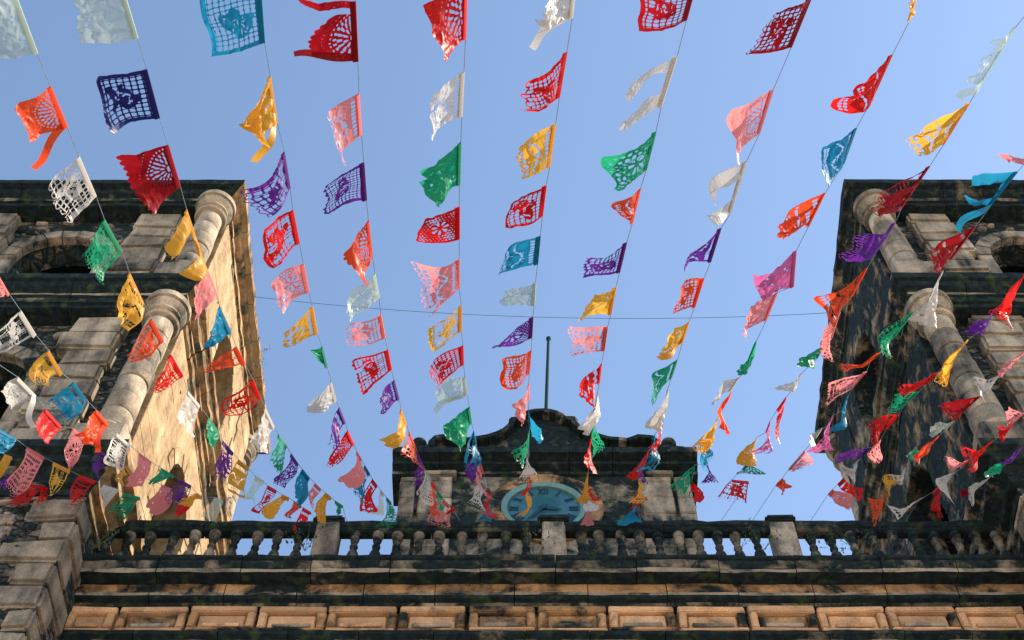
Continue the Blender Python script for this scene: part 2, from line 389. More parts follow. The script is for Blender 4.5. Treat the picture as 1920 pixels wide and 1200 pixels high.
# architrave under the frieze
c = empty('architrave', (0, 0, 0), F)
run_blocks([(.10, H(13.3), 'black_part'), (.10, H(14.10), 'black'), (.17, H(14.13), 'black'), (.17, H(14.20), 'fillet'), (.10, H(14.25), 'black')], ff, X0, X1, 13, 0, parent=c, name='architrave_block', back=0.1)
# frieze of framed panels
pw = 0.905; n0 = -6
for i in range(-2, 15):
    a = 0.32-XC+0.005+pw*(i-6)-0.0; b = a+pw
    a = max(a, X0); b = min(b, X1)
    if b-a < .3: continue
    g_ = random.uniform(.012, .03); a += g_; b -= g_; zb, zt = H(14.235), H(14.735); y0 = -0.09-random.uniform(.0, .012)
    pn = obj('frieze_panel', cbox('frieze_panel', a, b, y0+.075, .1, zb, zt, 0.0, 0.0), M['orange'], F)
    fr = 0.105
    t_ = random.uniform(-.008, .008)
    for (u0, u1, w0, w1, nm) in ((a, b, zt-.12+t_, zt-.004, 'panel_rail'), (a, b, zb+.004, zb+.075+t_, 'panel_rail'), (a, a+fr, zb+.083+t_, zt-.128+t_, 'panel_stile'), (b-fr, b, zb+.083+t_, zt-.128+t_, 'panel_stile')):
        obj(nm, cbox(nm, u0, u1, y0-.035+random.uniform(-.008, .008), y0+.09, w0, w1, .014, .011, 2), M['orange'] if random.random() < .7 else M['orange_stained'], pn)
    obj('panel_field', cbox('panel_field', a+fr+.02, b-fr-.02, y0+.012, y0+.09, zb+.10+t_, zt-.158+t_, .012, .006, 2), M['orange'] if random.random() < .75 else M['orange_stained'], pn)
    obj('panel_tablet', cbox('panel_tablet', a+fr+.07+random.uniform(-.02, .02), b-fr-.07, y0-.028, y0+.005, zb+.105, zb+.17, .012, .006), M['orange'] if random.random() < .6 else M['fillet'], pn)
# bed moulding and fascia, then the corona
c = empty('bed_moulding', (0, 0, 0), F)
run_blocks([(.11, H(14.74), 'black_part'), (.13, H(14.79), 'black'), (.20, H(14.80), 'black'), (.23, H(14.83), 'fillet'), (.23, H(14.88), 'orange_stained'), (.235, H(14.89), 'orange_stained'), (.235, H(15.05), 'black')], ff, X0, X1, 13, 0, parent=c, name='fascia_block', back=0.1)
c = empty('corona', (0, 0, 0), F)
run_blocks([(.16, H(15.045), 'black'), (.44, H(15.04), 'fillet'), (.445, H(15.11), 'black'), (.43, H(15.125), 'black_part'), (.45, H(15.14), 'black_part'), (.475, H(15.18), 'black_part'), (.475, H(15.24), 'black_part'), (.45, H(15.27), 'black'), (.49, H(15.29), 'black'), (.49, H(15.345), 'black'), (.40, H(15.38), 'black')], ff, X0, X1, 12, 0, parent=c, name='corona_block', back=0.2, wear=0.010, jit=0.01)

# ------------------------------------------------------------------ balustrade
B = empty('balustrade', (XC, 11.8, H(15.36))); tag(B, 'blackened stone balustrade with turned balusters along the church roof', 'balustrade')
BS = 1.02
bp = [(.115, 0), (.115, .07), (.075, .09), (.06, .13), (.085, .20), (.118, .27), (.122, .32), (.10, .38), (.065, .44), (.055, .48), (.085, .50), (.085, .53), (.055, .55), (.07, .60), (.095, .66), (.095, .70), (.075, .73), (.115, .745), (.115, .81)]
bal = [lathe('baluster', [(r_*.68*random.uniform(.94, 1.07), z*BS) for r_, z in bp], 12) for _ in range(4)]
for b_ in bal: b_.materials.append(M['black_part'])
posts = [-3.12, 0.02, 3.20]
xs = []
edges = [X0+.05]+posts+[X1-.05]
for a, b in zip(edges[:-1], edges[1:]):
    a2 = a+(.24 if a in posts else 0); b2 = b-(.24 if b in posts else 0); n = max(1, round((b2-a2)/.283))
    for i in range(n): xs.append(a2+(b2-a2)*(i+.5)/n)
for x in xs:
    o = obj('baluster', random.choice(bal), None, B, (x, random.uniform(-.012, .012), 0)); o.rotation_euler = (random.uniform(-.02, .02), random.uniform(-.03, .03), random.random()*6)
fb = lambda p, s, z: Vector((s, -p, z))
for a, b in zip(edges[:-1], edges[1:]):
    n = 2
    for o in run_blocks([(.05, .828, 'black'), (.08, .85, 'black'), (.08, .885, 'black'), (.11, .90, 'black'), (.12, .94, 'black'), (.12, .985, 'black'), (.08, 1.01, 'black')], fb, a, b, n, 0, parent=B, name='handrail', back=0.07, wear=0.014, jit=0.012): pass
    run_blocks([(.15, -.02, 'black'), (.15, .0, 'black')], fb, a, b, n, 0, parent=B, name='plinth', back=0.15, wear=0)
for x in posts:
    p_ = obj('pedestal', cbox('pedestal', -.165, .165, -.13, .14, 0, 0.965, .02, .012), M['pale_stained'], B, (x, 0, 0))
    obj('pedestal_cap', cbox('pedestal_cap', -.22, .22, -.175, .19, 0.967, 1.085, .03, .012, 2), M['black'], p_)

# ------------------------------------------------------------------ clock gable
G = empty('clock_gable', (XC, 13.5, H(15.28))); tag(G, 'curved black clock gable with ball finials standing behind the balustrade', 'gable')
zg = lambda z: z-15.28
obj('wall', cbox('wall', -2.42, 2.42, 0, .7, 0, zg(20.30), .02), M['black_part'], G)
half = [(0, 22.21), (.14, 22.20), (.27, 22.13), (.37, 22.03), (.40, 21.93), (.57, 21.92), (.58, 21.78), (.63, 21.66), (.72, 21.54), (.84, 21.43), (1.0, 21.33), (1.16, 21.26), (1.32, 21.22), (1.46, 21.21), (1.55, 21.27), (1.66, 21.32), (1.80, 21.32), (1.92, 21.27), (1.98, 21.17), (2.0, 20.98), (2.42, 20.93), (2.42, 20.74)]
outl = [(-x, z) for x, z in reversed(half[1:])]+half
outl = [(x, z+(random.uniform(-.018, .018) if abs(x) < 2.3 else 0)) for x, z in outl]
nn = len(outl); v = [(x, .05, zg(z)-.03) for x, z in outl]+[(2.42, .05, zg(20.6)), (-2.42, .05, zg(20.6))]
v += [(x, .65, z) for x, y, z in v]; n2 = nn+2
f = [tuple(range(n2)), tuple(reversed(range(n2, 2*n2)))]+[(i, (i+1) % n2, (i+1) % n2+n2, i+n2) for i in range(n2)]
obj('tympanum', fix(mesh('tympanum', v, f)), M['black'], G)
def coping(a, b):
    (xa, za), (xb, zb) = a, b
    d = Vector((xb-xa, 0, zb-za)); L_ = d.length; d.normalize(); nrm = Vector((-d.z, 0, d.x))
    v = []
    for t in (0.0, L_):
        for y, h in ((-.13, -.07), (-.15, .0), (-.10, .045), (.75, .045), (.75, -.07)):
            q = Vector((xa, y, zg(za)-.03))+d*t+nrm*h; v.append(q)
    f = [(i, (i+1) % 5, (i+1) % 5+5, i+5) for i in range(5)]+[(4, 3, 2, 1, 0), (5, 6, 7, 8, 9)]
    return fix(mesh('coping_stone', v, f))
for a, b in zip(outl[:-1], outl[1:]): obj('coping_stone', coping(a, b), M['black'] if random.random() < .75 else M['black_part'], G)
gf = lambda p, s, z: Vector((s, -p, z))
run_blocks([(-.02, zg(20.16), 'black'), (.05, zg(20.18), 'black_part'), (.05, zg(20.26), 'black'), (.18, zg(20.30), 'black'), (.18, zg(20.38), 'black'), (.34, zg(20.42), 'black'), (.34, zg(20.58), 'black'), (.26, zg(20.64), 'black')], gf, -2.60, 2.60, 7, 0, parent=G, name='cornice_block', back=0.6)
run_blocks([(-.02, zg(20.641), 'black'), (.20, zg(20.645), 'black'), (.20, zg(20.72), 'black'), (.12, zg(20.76), 'black')], gf, -2.48, 2.48, 6, 0, parent=G, name='cornice_block', back=0.6)
for sx in (-1, 1):
    bl = lathe('ball_finial', [(.10, 0), (.12, .03), (.06, .06), (.06, .09)]+[(.135*math.sin(R(t)), .20-.135*math.cos(R(t))) for t in range(30, 176, 14)], 18)
    obj('ball_finial', bl, M['black'], G, (sx*2.19, -.02, zg(20.95)))
    z = zg(17.6); 
    while z < zg(19.95):
        h = min(.46, zg(20.05)-z)
        for cx_, w_ in ((1.83, .27), (2.30, .13)):
            obj('pilaster_block', cbox('pilaster_block', sx*cx_-w_, sx*cx_+w_, -.10, .05, z+.005, z+h-.005, .02, .012), M['pale_stained'], G)
        z += h
    obj('pilaster_capital', cbox('pilaster_capital', sx*1.83-.33, sx*1.83+.33, -.16, .05, zg(20.055), zg(20.15), .02, .01), M['fillet'], G)
# ring of voussoirs round the clock
cz = zg(19.22)
for i in range(22):
    a0 = 2*math.pi*i/22+.004; a1 = 2*math.pi*(i+1)/22-.004; ro = .94+random.uniform(-.012, .016); pr = .06+random.uniform(-.006, .008); v = []
    for d in (.1, -pr):
        for a, r_ in ((a0, .70), (a1, .70), (a1, ro), (a0, ro)): v.append((r_*math.cos(a), d, cz+r_*math.sin(a)))
    obj('voussoir', fix(mesh('voussoir', v, [(0, 1, 2, 3), (7, 6, 5, 4), (0, 4, 5, 1), (1, 5, 6, 2), (2, 6, 7, 3), (3, 7, 4, 0)])), M['orange_stained'], G)
def disc_y(prof, name, n=48):
    m = lathe(name, prof, n); m.transform(Matrix.Rotation(math.pi/2, 4, 'X')); return m
ck = obj('clock', disc_y([(.70, -.05), (.70, .075), (.675, .09), (.64, .085), (.60, .05), (.598, .0), (.598, -.05)], 'clock'), M['rim'], G, (-0.04, 0, cz))
obj('dial', disc_y([(.60, -.02), (.60, .012), (.40, .016), (.39, .02), (.0, .02)], 'dial', 48), M['dial'], ck)
def bar(name, pts, y0, y1):
    v = [(x, y1, z) for x, z in pts]+[(x, y0, z) for x, z in pts]; n = len(pts)
    return fix(mesh(name, v, [tuple(range(n)), tuple(reversed(range(n, 2*n)))]+[(i, (i+1) % n, (i+1) % n+n, i+n) for i in range(n)]))
ROM = ['XII', 'I', 'II', 'III', 'IIII', 'V', 'VI', 'VII', 'VIII', 'IX', 'X', 'XI']
for h, s in enumerate(ROM):
    wd = {'I': .042, 'V': .085, 'X': .085}; tot = sum(wd[ch] for ch in s); x = -tot/2; ang = -2*math.pi*h/12; vs = []; fs = []
    for ch in s:
        c_ = x+wd[ch]/2; hh = .075
        qs = {'I': [((0, -hh), (0, hh))], 'V': [((-.03, hh), (0, -hh)), ((.03, hh), (0, -hh))], 'X': [((-.032, hh), (.032, -hh)), ((.032, hh), (-.032, -hh))]}[ch]
        for (p, q) in qs:
            b0 = len(vs); t_ = .013
            for (xx, zz) in ((p[0]-t_, p[1]), (p[0]+t_, p[1]), (q[0]+t_, q[1]), (q[0]-t_, q[1])):
                X_, Z_ = c_+xx, .49+zz
                for yy in (-.026, -.008): vs.append((X_*math.cos(ang)-Z_*math.sin(ang), yy, X_*math.sin(ang)+Z_*math.cos(ang)))
            fs += [(b0, b0+2, b0+4, b0+6), (b0, b0+1, b0+3, b0+2), (b0+2, b0+3, b0+5, b0+4), (b0+4, b0+5, b0+7, b0+6), (b0+6, b0+7, b0+1, b0)]
        x += wd[ch]
    obj('numeral', fix(mesh('numeral', vs, fs)), M['numeral'], ck)
for nm, L_, wd_, ang, y in (('hour_hand', .30, .045, R(-100), -.045), ('minute_hand', .46, .03, R(142), -.058)):
    o = obj(nm, bar(nm, [(-wd_*.5, -.08), (wd_*.5, -.08), (wd_, L_*.55), (0, L_), (-wd_, L_*.55)], y, y+.008), M['numeral'], ck); o.rotation_euler.y = -ang
obj('hand_boss', disc_y([(.05, 0), (.05, .065), (.03, .075)], 'hand_boss', 16), M['numeral'], ck)
# ------------------------------------------------------------------ flagpole
fp = obj('flagpole', lathe('flagpole', [(.036, -1.2), (.036, 0), (.034, 1.6), (.030, 3.35), (.05, 3.37), (.05, 3.43), (.02, 3.46)], 12), M['iron'], None, (.62, 13.85, H(22.37)))
fp.rotation_euler.y = R(2.2); tag(fp, 'dark iron flagpole rising from the top of the clock gable', 'flagpole')
# ------------------------------------------------------------------ cable between the towers
pa = pix(474, 556, 13.0); pb = pix(1562, 586, 12.6)
pts = [pa.lerp(pb, i/40)-Vector((0, 0, 0.55*4*(i/40)*(1-i/40))) for i in range(41)]
tag(obj('cable', tube('cable', pts, .0055, 5), M['wire']), 'thin dark cable sagging across the sky from tower to tower', 'cable')
# ------------------------------------------------------------------ weeds on the stonework
def weed(loc, size, n, label, hang=0.2):
    v = []; f = []
    st = []
    for s in range(max(3, n//7)):
        a = random.random()*6.28; d = Vector((math.cos(a)*.6, math.sin(a)*.6-.35, random.uniform(.2, 1)-hang)).normalized(); st.append(d)
        p0 = Vector((0, 0, 0)); q = d*size; sd_ = d.orthogonal().normalized()*size*.012; b = len(v); v += [p0-sd_, p0+sd_, q+sd_*.4, q-sd_*.4]; f.append((b, b+1, b+2, b+3))
    for i in range(n):
        d = random.choice(st); p = d*size*random.uniform(.25, 1.05)+Vector((random.gauss(0, 1), random.gauss(0, 1), random.gauss(0, 1)))*size*.10
        a = Vector((random.gauss(0, 1), random.gauss(0, 1), random.gauss(0, 1)+.4)).normalized(); b_ = a.orthogonal().normalized(); l = size*random.uniform(.10, .2); k = len(v)
        v += [p, p+a*l*.5+b_*l*.28, p+a*l, p+a*l*.5-b_*l*.28]; f.append((k, k+1, k+2, k+3))
    m = mesh('weed', v, f); o = obj('weed', m, M['leaf'], None, loc); tag(o, label, 'plant', 'weeds growing out of the stonework'); return o
weed(pix(170, 1032, 11.55), .45, 60, 'leafy weed in the corner between the left quoins and the balustrade')
weed(pix(572, 1033, 11.5), .40, 55, 'dark weed at the foot of the left balustrade pedestal')
weed(pix(1000, 1036, 11.5), .42, 45, 'spreading weed at the foot of the middle balustrade pedestal')
weed(pix(1432, 1032, 11.5), .36, 45, 'small weed at the left foot of the right balustrade pedestal')
weed(pix(1508, 1022, 11.5), .22, 25, 'tiny weed at the right foot of the right balustrade pedestal')
weed(pix(484, 690, 14.3), .30, 45, 'green tuft on the sunlit edge of the left tower top cornice')
weed(pix(488, 660, 14.0), .22, 30, 'smaller tuft higher up the left tower top cornice edge')
weed(pix(432, 968, 13.2), .30, 35, 'sprig of weed beside the left tower just above the handrail')
weed(pix(118, 822, 10.45), .22, 30, 'little tuft on the lower cornice of the left tower')
weed(pix(1600, 1030, 11.5), .45, 60, 'dark weed against the balusters near the right tower')
weed(pix(1390, 1028, 11.5), .25, 25, 'thin weed between balusters left of the right pedestal')
# ------------------------------------------------------------------ papel picado flags on strings
def plastic(name, c, trans=0.45, clear=0.0, rough=0.42):
    m, t, N, L = newmat(name)
    info = N('ShaderNodeObjectInfo'); hs = N('ShaderNodeHueSaturation'); hs.inputs['Color'].default_value = (*c, 1)
    mr = N('ShaderNodeMapRange'); L(info.outputs['Random'], mr.inputs[0]); mr.inputs[3].default_value = 0.82; mr.inputs[4].default_value = 1.12; L(mr.outputs[0], hs.inputs['Value'])
    bs = N('ShaderNodeBsdfPrincipled'); L(hs.outputs[0], bs.inputs['Base Color']); bs.inputs['Roughness'].default_value = rough; bs.inputs['Specular IOR Level'].default_value = 0.16
    tr = N('ShaderNodeBsdfTranslucent'); L(hs.outputs[0], tr.inputs[0])
    mx = N('ShaderNodeMixShader'); mx.inputs[0].default_value = trans; L(bs.outputs[0], mx.inputs[1]); L(tr.outputs[0], mx.inputs[2]); last = mx.outputs[0]
    if clear:
        tp = N('ShaderNodeBsdfTransparent'); tp.inputs[0].default_value = (*[min(1, x*1.5/max(c)*.62) for x in c], 1); m2 = N('ShaderNodeMixShader'); m2.inputs[0].default_value = clear
        L(last, m2.inputs[1]); L(tp.outputs[0], m2.inputs[2]); last = m2.outputs[0]
    out = N('ShaderNodeOutputMaterial'); L(last, out.inputs[0]); return m
FM = {k: plastic('plastic_'+n, tuple(min(.92, x*.80) for x in c), tr, cl) for k, (n, c, tr, cl) in {
    'R': ('red', (0.74, 0.016, 0.014), .55, 0), 'D': ('dark_red', (0.32, 0.006, 0.012), .40, 0), 'O': ('orange_red', (0.88, 0.09, 0.025), .60, 0),
    'P': ('pink', (0.86, 0.27, 0.27), .60, 0), 'Y': ('yellow', (0.84, 0.43, 0.05), .60, 0), 'G': ('green', (0.014, 0.34, 0.16), .55, 0),
    'B': ('blue', (0.014, 0.25, 0.44), .55, 0), 'N': ('navy_blue', (0.012, 0.016, 0.13), .15, 0), 'V': ('purple', (0.14, 0.024, 0.27), .52, 0),
    'W': ('white', (0.64, 0.61, 0.57), .38, .15), 'S': ('sheer_white', (0.56, 0.64, 0.58), .35, .42), 'M': ('magenta_pink', (0.62, 0.14, 0.36), .40, 0)}.items()}
CNAME = {'R': 'red', 'D': 'dark red', 'O': 'orange-red', 'P': 'pink', 'Y': 'yellow', 'G': 'green', 'B': 'blue', 'N': 'navy blue', 'V': 'purple', 'W': 'white', 'S': 'sheer whitish', 'M': 'magenta pink'}
FM['cord'] = plain('cord', (0.16, 0.22, 0.28), 0.7)
# string: (place words, top px, [flags], end px);  flag: colour, pattern, hem upper, hem lower, free upper, free lower (pixels of the photograph) [, streamer tip]
ST = [
('the fourth string down the left edge', (-20, 836), [
 ('Y','p',8,852,22,857,-8,892,3,897),('V','l',10,893,26,896,-6,915,4,922),('R','n',58,907,80,913,22,942,48,944),('R','l',82,910,97,926,66,938,92,947),('V','b',133,925,147,930,106,947,131,955)],(195,962)),
('the third string down the left edge', (-30, 785), [
 ('B','n',-5,802,29,823,-25,835,8,848),('P','b',51,839,83,858,13,912,37,929),('Y','b',100,867,131,882,82,920,95,929),('R','b',148,891,178,902,126,941,139,951),('W','p',193,909,221,918,181,930,195,952),('G','b',233,925,262,933,205,962,232,974)],(300,980)),
('the second string down the left edge', (-20, 672), [
 ('W','p',33,707,67,742,0,735,22,772,62,805),('R','f',85,767,115,800,65,808,85,835),('P','l',137,803,162,825,116,865,132,880),('V','b',188,845,205,858,168,882,185,900),('Y','n',238,872,247,886,213,900,223,907),('P','p',303,909,322,917,278,943,310,961)],(352,978)),
('the first string down the left edge', (-40, 460), [
 ('P','n',-10,505,16,550,-28,545,0,557),('W','b',39,583,67,628,-6,627,3,673),('Y','n',91,657,116,700,43,713,85,721),('B','n',137,716,162,750,82,757,124,803),('O','p',180,768,203,795,158,815,171,834,178,850),('W','b',218,812,244,835,194,863,230,880),('P','p',261,850,283,866,244,898,267,913),('G','p',302,878,325,892,282,907,294,906),('V','b',338,900,358,911,299,933,330,948),('R','f',347,930,360,935,322,965,341,967),('Y','p',369,925,378,931,348,938,351,950),('S','p',402,933,417,938,382,968,402,981)],(455,980)),
('the first string along the top edge', (0, -75), [
 ('S','p',25,-20,70,100,-60,-5,-38,115),('O','f',95,162,126,238,28,205,50,266,63,320),('W','b',148,293,180,368,85,355,125,424),('G','b',196,412,228,470,156,485,182,535),('Y','n',243,512,269,568,205,580,243,623),('O','b',284,598,306,640,238,668,258,690),('R','b',320,665,343,705,277,722,284,733),('W','p',352,733,374,760,336,790,360,820),('G','p',390,782,409,808,383,813,395,840),('V','b',418,827,437,849,403,884,420,900),('Y','n',447,862,466,878,423,915,457,933),('S','p',478,892,495,903,455,930,466,943),('R','b',502,911,518,920,472,950,491,960),('Y','p',529,928,542,934,492,963,508,972),('O','p',551,940,564,948,537,967,543,972),('R','n',568,952,582,960,563,996,576,1000)],(607,974)),
('the second string along the top edge', (205, -90), [
 ('S','p',232,-15,258,72,142,5,152,88),('N','b',275,130,299,221,178,148,201,243),('D','f',315,272,338,350,229,308,287,413),('Y','V',350,393,385,498,300,472,368,530),('P','p',386,499,405,548,357,540,362,602),('B','p',412,575,433,623,393,612,378,658),('O','n',443,650,459,682,393,696,390,706),('R','b',474,712,488,746,418,756,440,790),('W','p',497,764,514,800,480,827,490,847),('G','l',522,814,537,836,510,858,519,892),('V','l',546,851,559,870,524,902,538,915),('B','p',567,880,580,896,548,930,564,940,566,950),('P','n',590,906,601,917,572,943,582,953),('Y','p',610,924,621,933,589,975,598,978),('G','p',628,939,642,948,622,963,628,968)],(662,978)),
('the third string along the top edge', (480, -80), [
 ('B','b',488,-30,496,80,370,-15,398,105),('Y','p',507,143,520,230,447,225,472,266,493,310),('V','b',533,285,544,352,480,375,500,414),('R','b',549,394,561,455,486,430,508,512),('P','l',569,495,579,547,500,525,528,588),('Y','n',586,575,595,625,533,620,530,652),('G','p',604,650,613,686,586,662,597,676),('W','p',621,715,630,751,586,761,597,780),('V','n',636,764,647,791,618,829,634,845),('R','l',652,807,663,832,630,872,644,877),('P','p',669,847,677,860,654,900,675,915),('B','n',684,873,693,888,666,922,675,942),('R','b',698,898,707,910,686,956,695,957),('W','p',714,919,719,926,696,960,703,963),('G','b',725,933,733,942,712,983,733,988)],(752,980)),
('the fourth string along the top edge', (665, -60), [
 ('D','F',666,3,671,115,563,10,555,112,553,113),('P','n',673,175,678,252,614,222,638,312),('V','b',682,305,687,375,613,352,604,401),('O','f',691,414,698,478,640,480,668,537),('S','p',703,513,711,558,637,580,662,606),('P','b',714,590,722,633,650,616,656,656),('R','b',727,656,734,693,662,682,685,740),('V','n',739,713,748,747,713,742,716,775),('Y','p',752,767,762,795,727,823,735,841),('O','b',767,810,780,840,752,852,784,887),('V','l',783,850,793,872,770,890,780,915),('W','b',797,880,807,897,785,928,798,943),('O','n',810,902,818,915,800,962,812,965),('G','b',820,920,829,932,811,957,819,966),('P','b',832,937,842,947,810,980,846,990),('R','p',844,948,850,955,843,961,849,960)],(868,980)),
('the fifth string along the top edge', (880, -70), [
 ('R','f',876,-30,873,72,803,15,838,120),('W','n',870,135,866,218,803,182,795,257),('G','p',864,267,862,345,804,335,820,396),('R','l',861,388,861,448,792,408,778,460),('P','n',861,486,861,540,788,508,798,592),('Y','b',865,573,865,620,812,612,806,663),('R','b',868,648,869,683,803,690,822,726),('S','p',872,708,876,740,838,712,825,757,815,775),('G','p',880,763,884,792,833,805,866,843),('B','b',888,808,894,838,874,873,910,878),('V','p',894,845,899,862,877,896,894,906),('P','b',901,868,906,885,888,910,904,936),('W','n',909,896,913,911,887,940,908,958),('R','b',917,917,921,932,907,965,918,968),('B','p',922,935,925,944,905,975,917,976)],(932,980)),
('the sixth string along the top edge', (1088, -75), [
 ('W','p',1080,-30,1073,33,1005,0,1002,45,990,92),('R','b',1063,98,1049,182,985,160,988,222),('Y','n',1042,232,1031,312,965,275,985,346),('R','b',1024,348,1017,405,950,375,948,436),('B','n',1013,443,1008,495,938,478,935,522),('S','p',1004,530,1002,572,940,555,938,574),('V','l',999,595,997,633,935,635,928,653),('O','b',996,657,992,700,945,670,946,737),('P','p',992,718,992,746,972,762,974,793),('B','p',991,775,993,800,1012,827,998,830),('G','b',992,808,991,834,976,853,979,875),('W','n',991,838,992,852,981,905,1002,894),('R','l',989,880,990,893,979,927,994,928),('Y','b',988,913,990,925,980,966,993,967)],(988,980)),
('the seventh string along the top edge', (1315, -70), [
 ('D','b',1303,-20,1287,38,1217,-8,1202,62),('W','V',1270,105,1240,200,1176,163,1160,246),('G','l',1230,247,1212,318,1133,305,1155,359),('O','n',1201,354,1186,417,1150,390,1172,410),('V','b',1175,455,1162,510,1115,498,1091,526),('Y','p',1155,538,1146,588,1118,562,1074,599),('P','b',1139,613,1133,657,1067,613,1072,671),('R','n',1128,682,1124,717,1084,738,1102,755),('W','p',1121,735,1115,770,1102,800,1112,806,1093,816),('G','l',1115,790,1110,807,1121,838,1109,858),('R','p',1108,823,1104,845,1096,872,1111,888),('Y','p',1103,885,1102,900,1082,938,1093,942),('R','p',1102,904,1101,915,1108,938,1116,938),('W','p',1100,925,1101,936,1088,960,1119,956),('P','p',1100,950,1102,960,1093,984,1119,983)],(1104,982)),
('the eighth string along the top edge', (1550, -75), [
 ('D','b',1522,-5,1484,88,1448,22,1396,104),('P','f',1450,168,1425,248,1368,212,1374,304),('W','V',1400,302,1370,400,1320,350,1334,420),('V','n',1352,428,1333,490,1302,478,1262,496),('O','b',1320,522,1303,575,1264,532,1264,592),('Y','p',1292,603,1280,642,1253,636,1245,680,1238,678),('G','n',1270,675,1259,708,1214,712,1218,756),('W','p',1253,727,1247,767,1223,803,1234,810),('R','b',1242,797,1238,820,1223,836,1234,851),('B','b',1228,814,1226,836,1207,877,1243,880),('R','n',1216,845,1210,867,1180,895,1197,902),('V','l',1209,874,1207,886,1198,895,1211,908),('Y','n',1204,890,1202,902,1190,942,1209,938),('R','l',1199,912,1197,925,1177,955,1214,945),('B','p',1196,945,1195,955,1169,986,1196,976)],(1194,982)),
('the ninth string along the top edge', (1755, -85), [
 ('Y','n',1725,-25,1706,38,1702,-25,1699,22),('R','n',1673,103,1635,187,1600,163,1572,220),('B','n',1606,240,1583,305,1533,278,1546,354),('O','n',1547,362,1517,423,1478,430,1468,456),('M','p',1493,470,1488,537,1425,533,1420,562),('P','p',1458,548,1437,600,1405,585,1391,637),('G','p',1418,640,1397,693,1392,680,1383,706),('W','p',1387,707,1370,733,1353,730,1334,761),('O','p',1370,737,1363,753,1348,797,1360,806),('Y','n',1347,782,1333,815,1307,840,1322,848),('B','n',1334,820,1329,833,1312,885,1338,862),('V','l',1324,855,1318,870,1313,903,1339,904),('G','n',1303,872,1298,897,1273,917,1288,936),('R','p',1298,904,1296,918,1317,940,1301,942),('W','p',1295,918,1293,928,1287,949,1297,949)],(1290,982)),
('the first string down the right edge', (1945, 0), [
 ('S','n',1905,50,1838,160,1868,82,1807,152,1807,196),('Y','n',1818,193,1770,270,1717,250,1705,292),('D','b',1743,312,1692,388,1665,372,1645,409),('V','n',1678,418,1647,467,1623,440,1587,505),('O','n',1626,503,1598,555,1548,567,1559,612),('P','b',1575,585,1560,632,1532,657,1543,674),('G','p',1546,648,1532,672,1507,690,1528,692),('W','p',1503,700,1498,715,1467,732,1473,741),('R','n',1474,745,1457,768,1443,797,1459,826),('M','b',1444,790,1436,810,1411,848,1438,851),('Y','p',1420,820,1410,838,1377,866,1412,878),('G','l',1402,868,1393,878,1429,890,1381,889),('R','b',1372,900,1403,903,1354,923,1396,939)],(1335,978)),
('the second string down the right edge', (1960, 250), [
 ('P','p',1940,272,1924,303,1900,299,1897,309),('B','V',1908,322,1856,388,1822,345,1818,394,1794,437),('D','n',1829,425,1785,485,1745,478,1752,511),('W','p',1768,508,1738,568,1712,607,1738,611),('G','b',1712,585,1678,630,1648,658,1665,668),('O','n',1650,662,1633,675,1577,682,1585,696),('P','b',1625,697,1602,723,1555,717,1550,753),('B','p',1590,743,1579,770,1557,797,1568,809),('M','l',1561,780,1553,800,1535,845,1553,838),('W','p',1541,803,1530,820,1515,835,1532,841),('P','n',1509,845,1480,878,1523,868,1484,887),('O','p',1467,897,1456,908,1483,912,1470,928)],(1392,978)),
('the third string down the right edge', (1955, 475), [
 ('R','n',1922,512,1893,570,1872,588,1880,609),('V','p',1863,582,1850,612,1828,610,1830,637),('Y','n',1815,637,1783,673,1750,710,1757,718),('R','b',1756,700,1738,720,1687,722,1690,731),('G','b',1722,735,1693,763,1675,742,1662,787),('R','n',1685,778,1663,803,1632,797,1641,838),('P','l',1651,825,1637,838,1649,868,1633,863),('V','b',1630,840,1618,857,1568,842,1568,857),('W','p',1611,862,1600,872,1589,880,1593,898),('R','n',1582,897,1571,908,1622,916,1615,934),('P','p',1561,918,1553,927,1607,937,1587,957)],(1497,978)),
('the fourth string down the right edge', (1960, 630), [
 ('P','b',1925,655,1882,698,1902,683,1871,712),('W','b',1872,705,1856,728,1829,712,1838,743),('D','n',1838,743,1795,783,1772,780,1780,789),('S','p',1788,790,1775,804,1759,800,1745,815),('O','n',1760,818,1744,832,1716,856,1723,867),('G','p',1728,846,1714,857,1696,850,1703,864),('W','b',1699,877,1693,888,1670,895,1680,905),('Y','b',1690,895,1680,908,1656,902,1660,920),('O','n',1662,920,1655,935,1638,942,1637,981)],(1622,980)),
('the fifth string down the right edge', (1960, 745), [
 ('P','l',1930,765,1905,788,1905,778,1889,796),('R','p',1901,793,1884,810,1876,801,1871,820),('R','n',1860,829,1838,846,1808,846,1816,870,1818,886),('P','b',1814,864,1806,876,1780,862,1776,877),('W','p',1790,886,1778,900,1752,904,1777,933),('R','n',1762,910,1750,922,1759,962,1748,965),('W','n',1731,933,1721,940,1675,954,1681,961)],(1668,980)),
('the sixth string down the right edge', (1960, 800), [
 ('V','n',1925,832,1905,855,1890,849,1881,870),('G','p',1886,868,1878,880,1842,884,1860,893),('W','b',1862,888,1848,903,1815,926,1818,941),('D','p',1832,910,1821,920,1806,929,1801,937)],(1768,980)),
]
YP, ZP = 11.75, 16.66
def canopy(px, py, s_=0.80, c_=0.0246):
    """where a sight line meets the sagging sheet of strings (all are tied to the handrail and dip towards the plaza)"""
    d = ray(px, py); A = c_*d.y*d.y; Bq = s_*d.y-2*c_*YP*d.y-d.z; C = ZP-s_*YP+c_*YP*YP
    disc = Bq*Bq-4*A*C; t = (-Bq-math.sqrt(disc))/(2*A)
    return Vector((d.x*t, d.y*t, d.z*t+CAMZ))
EYE = Vector((0, 0, CAMZ))
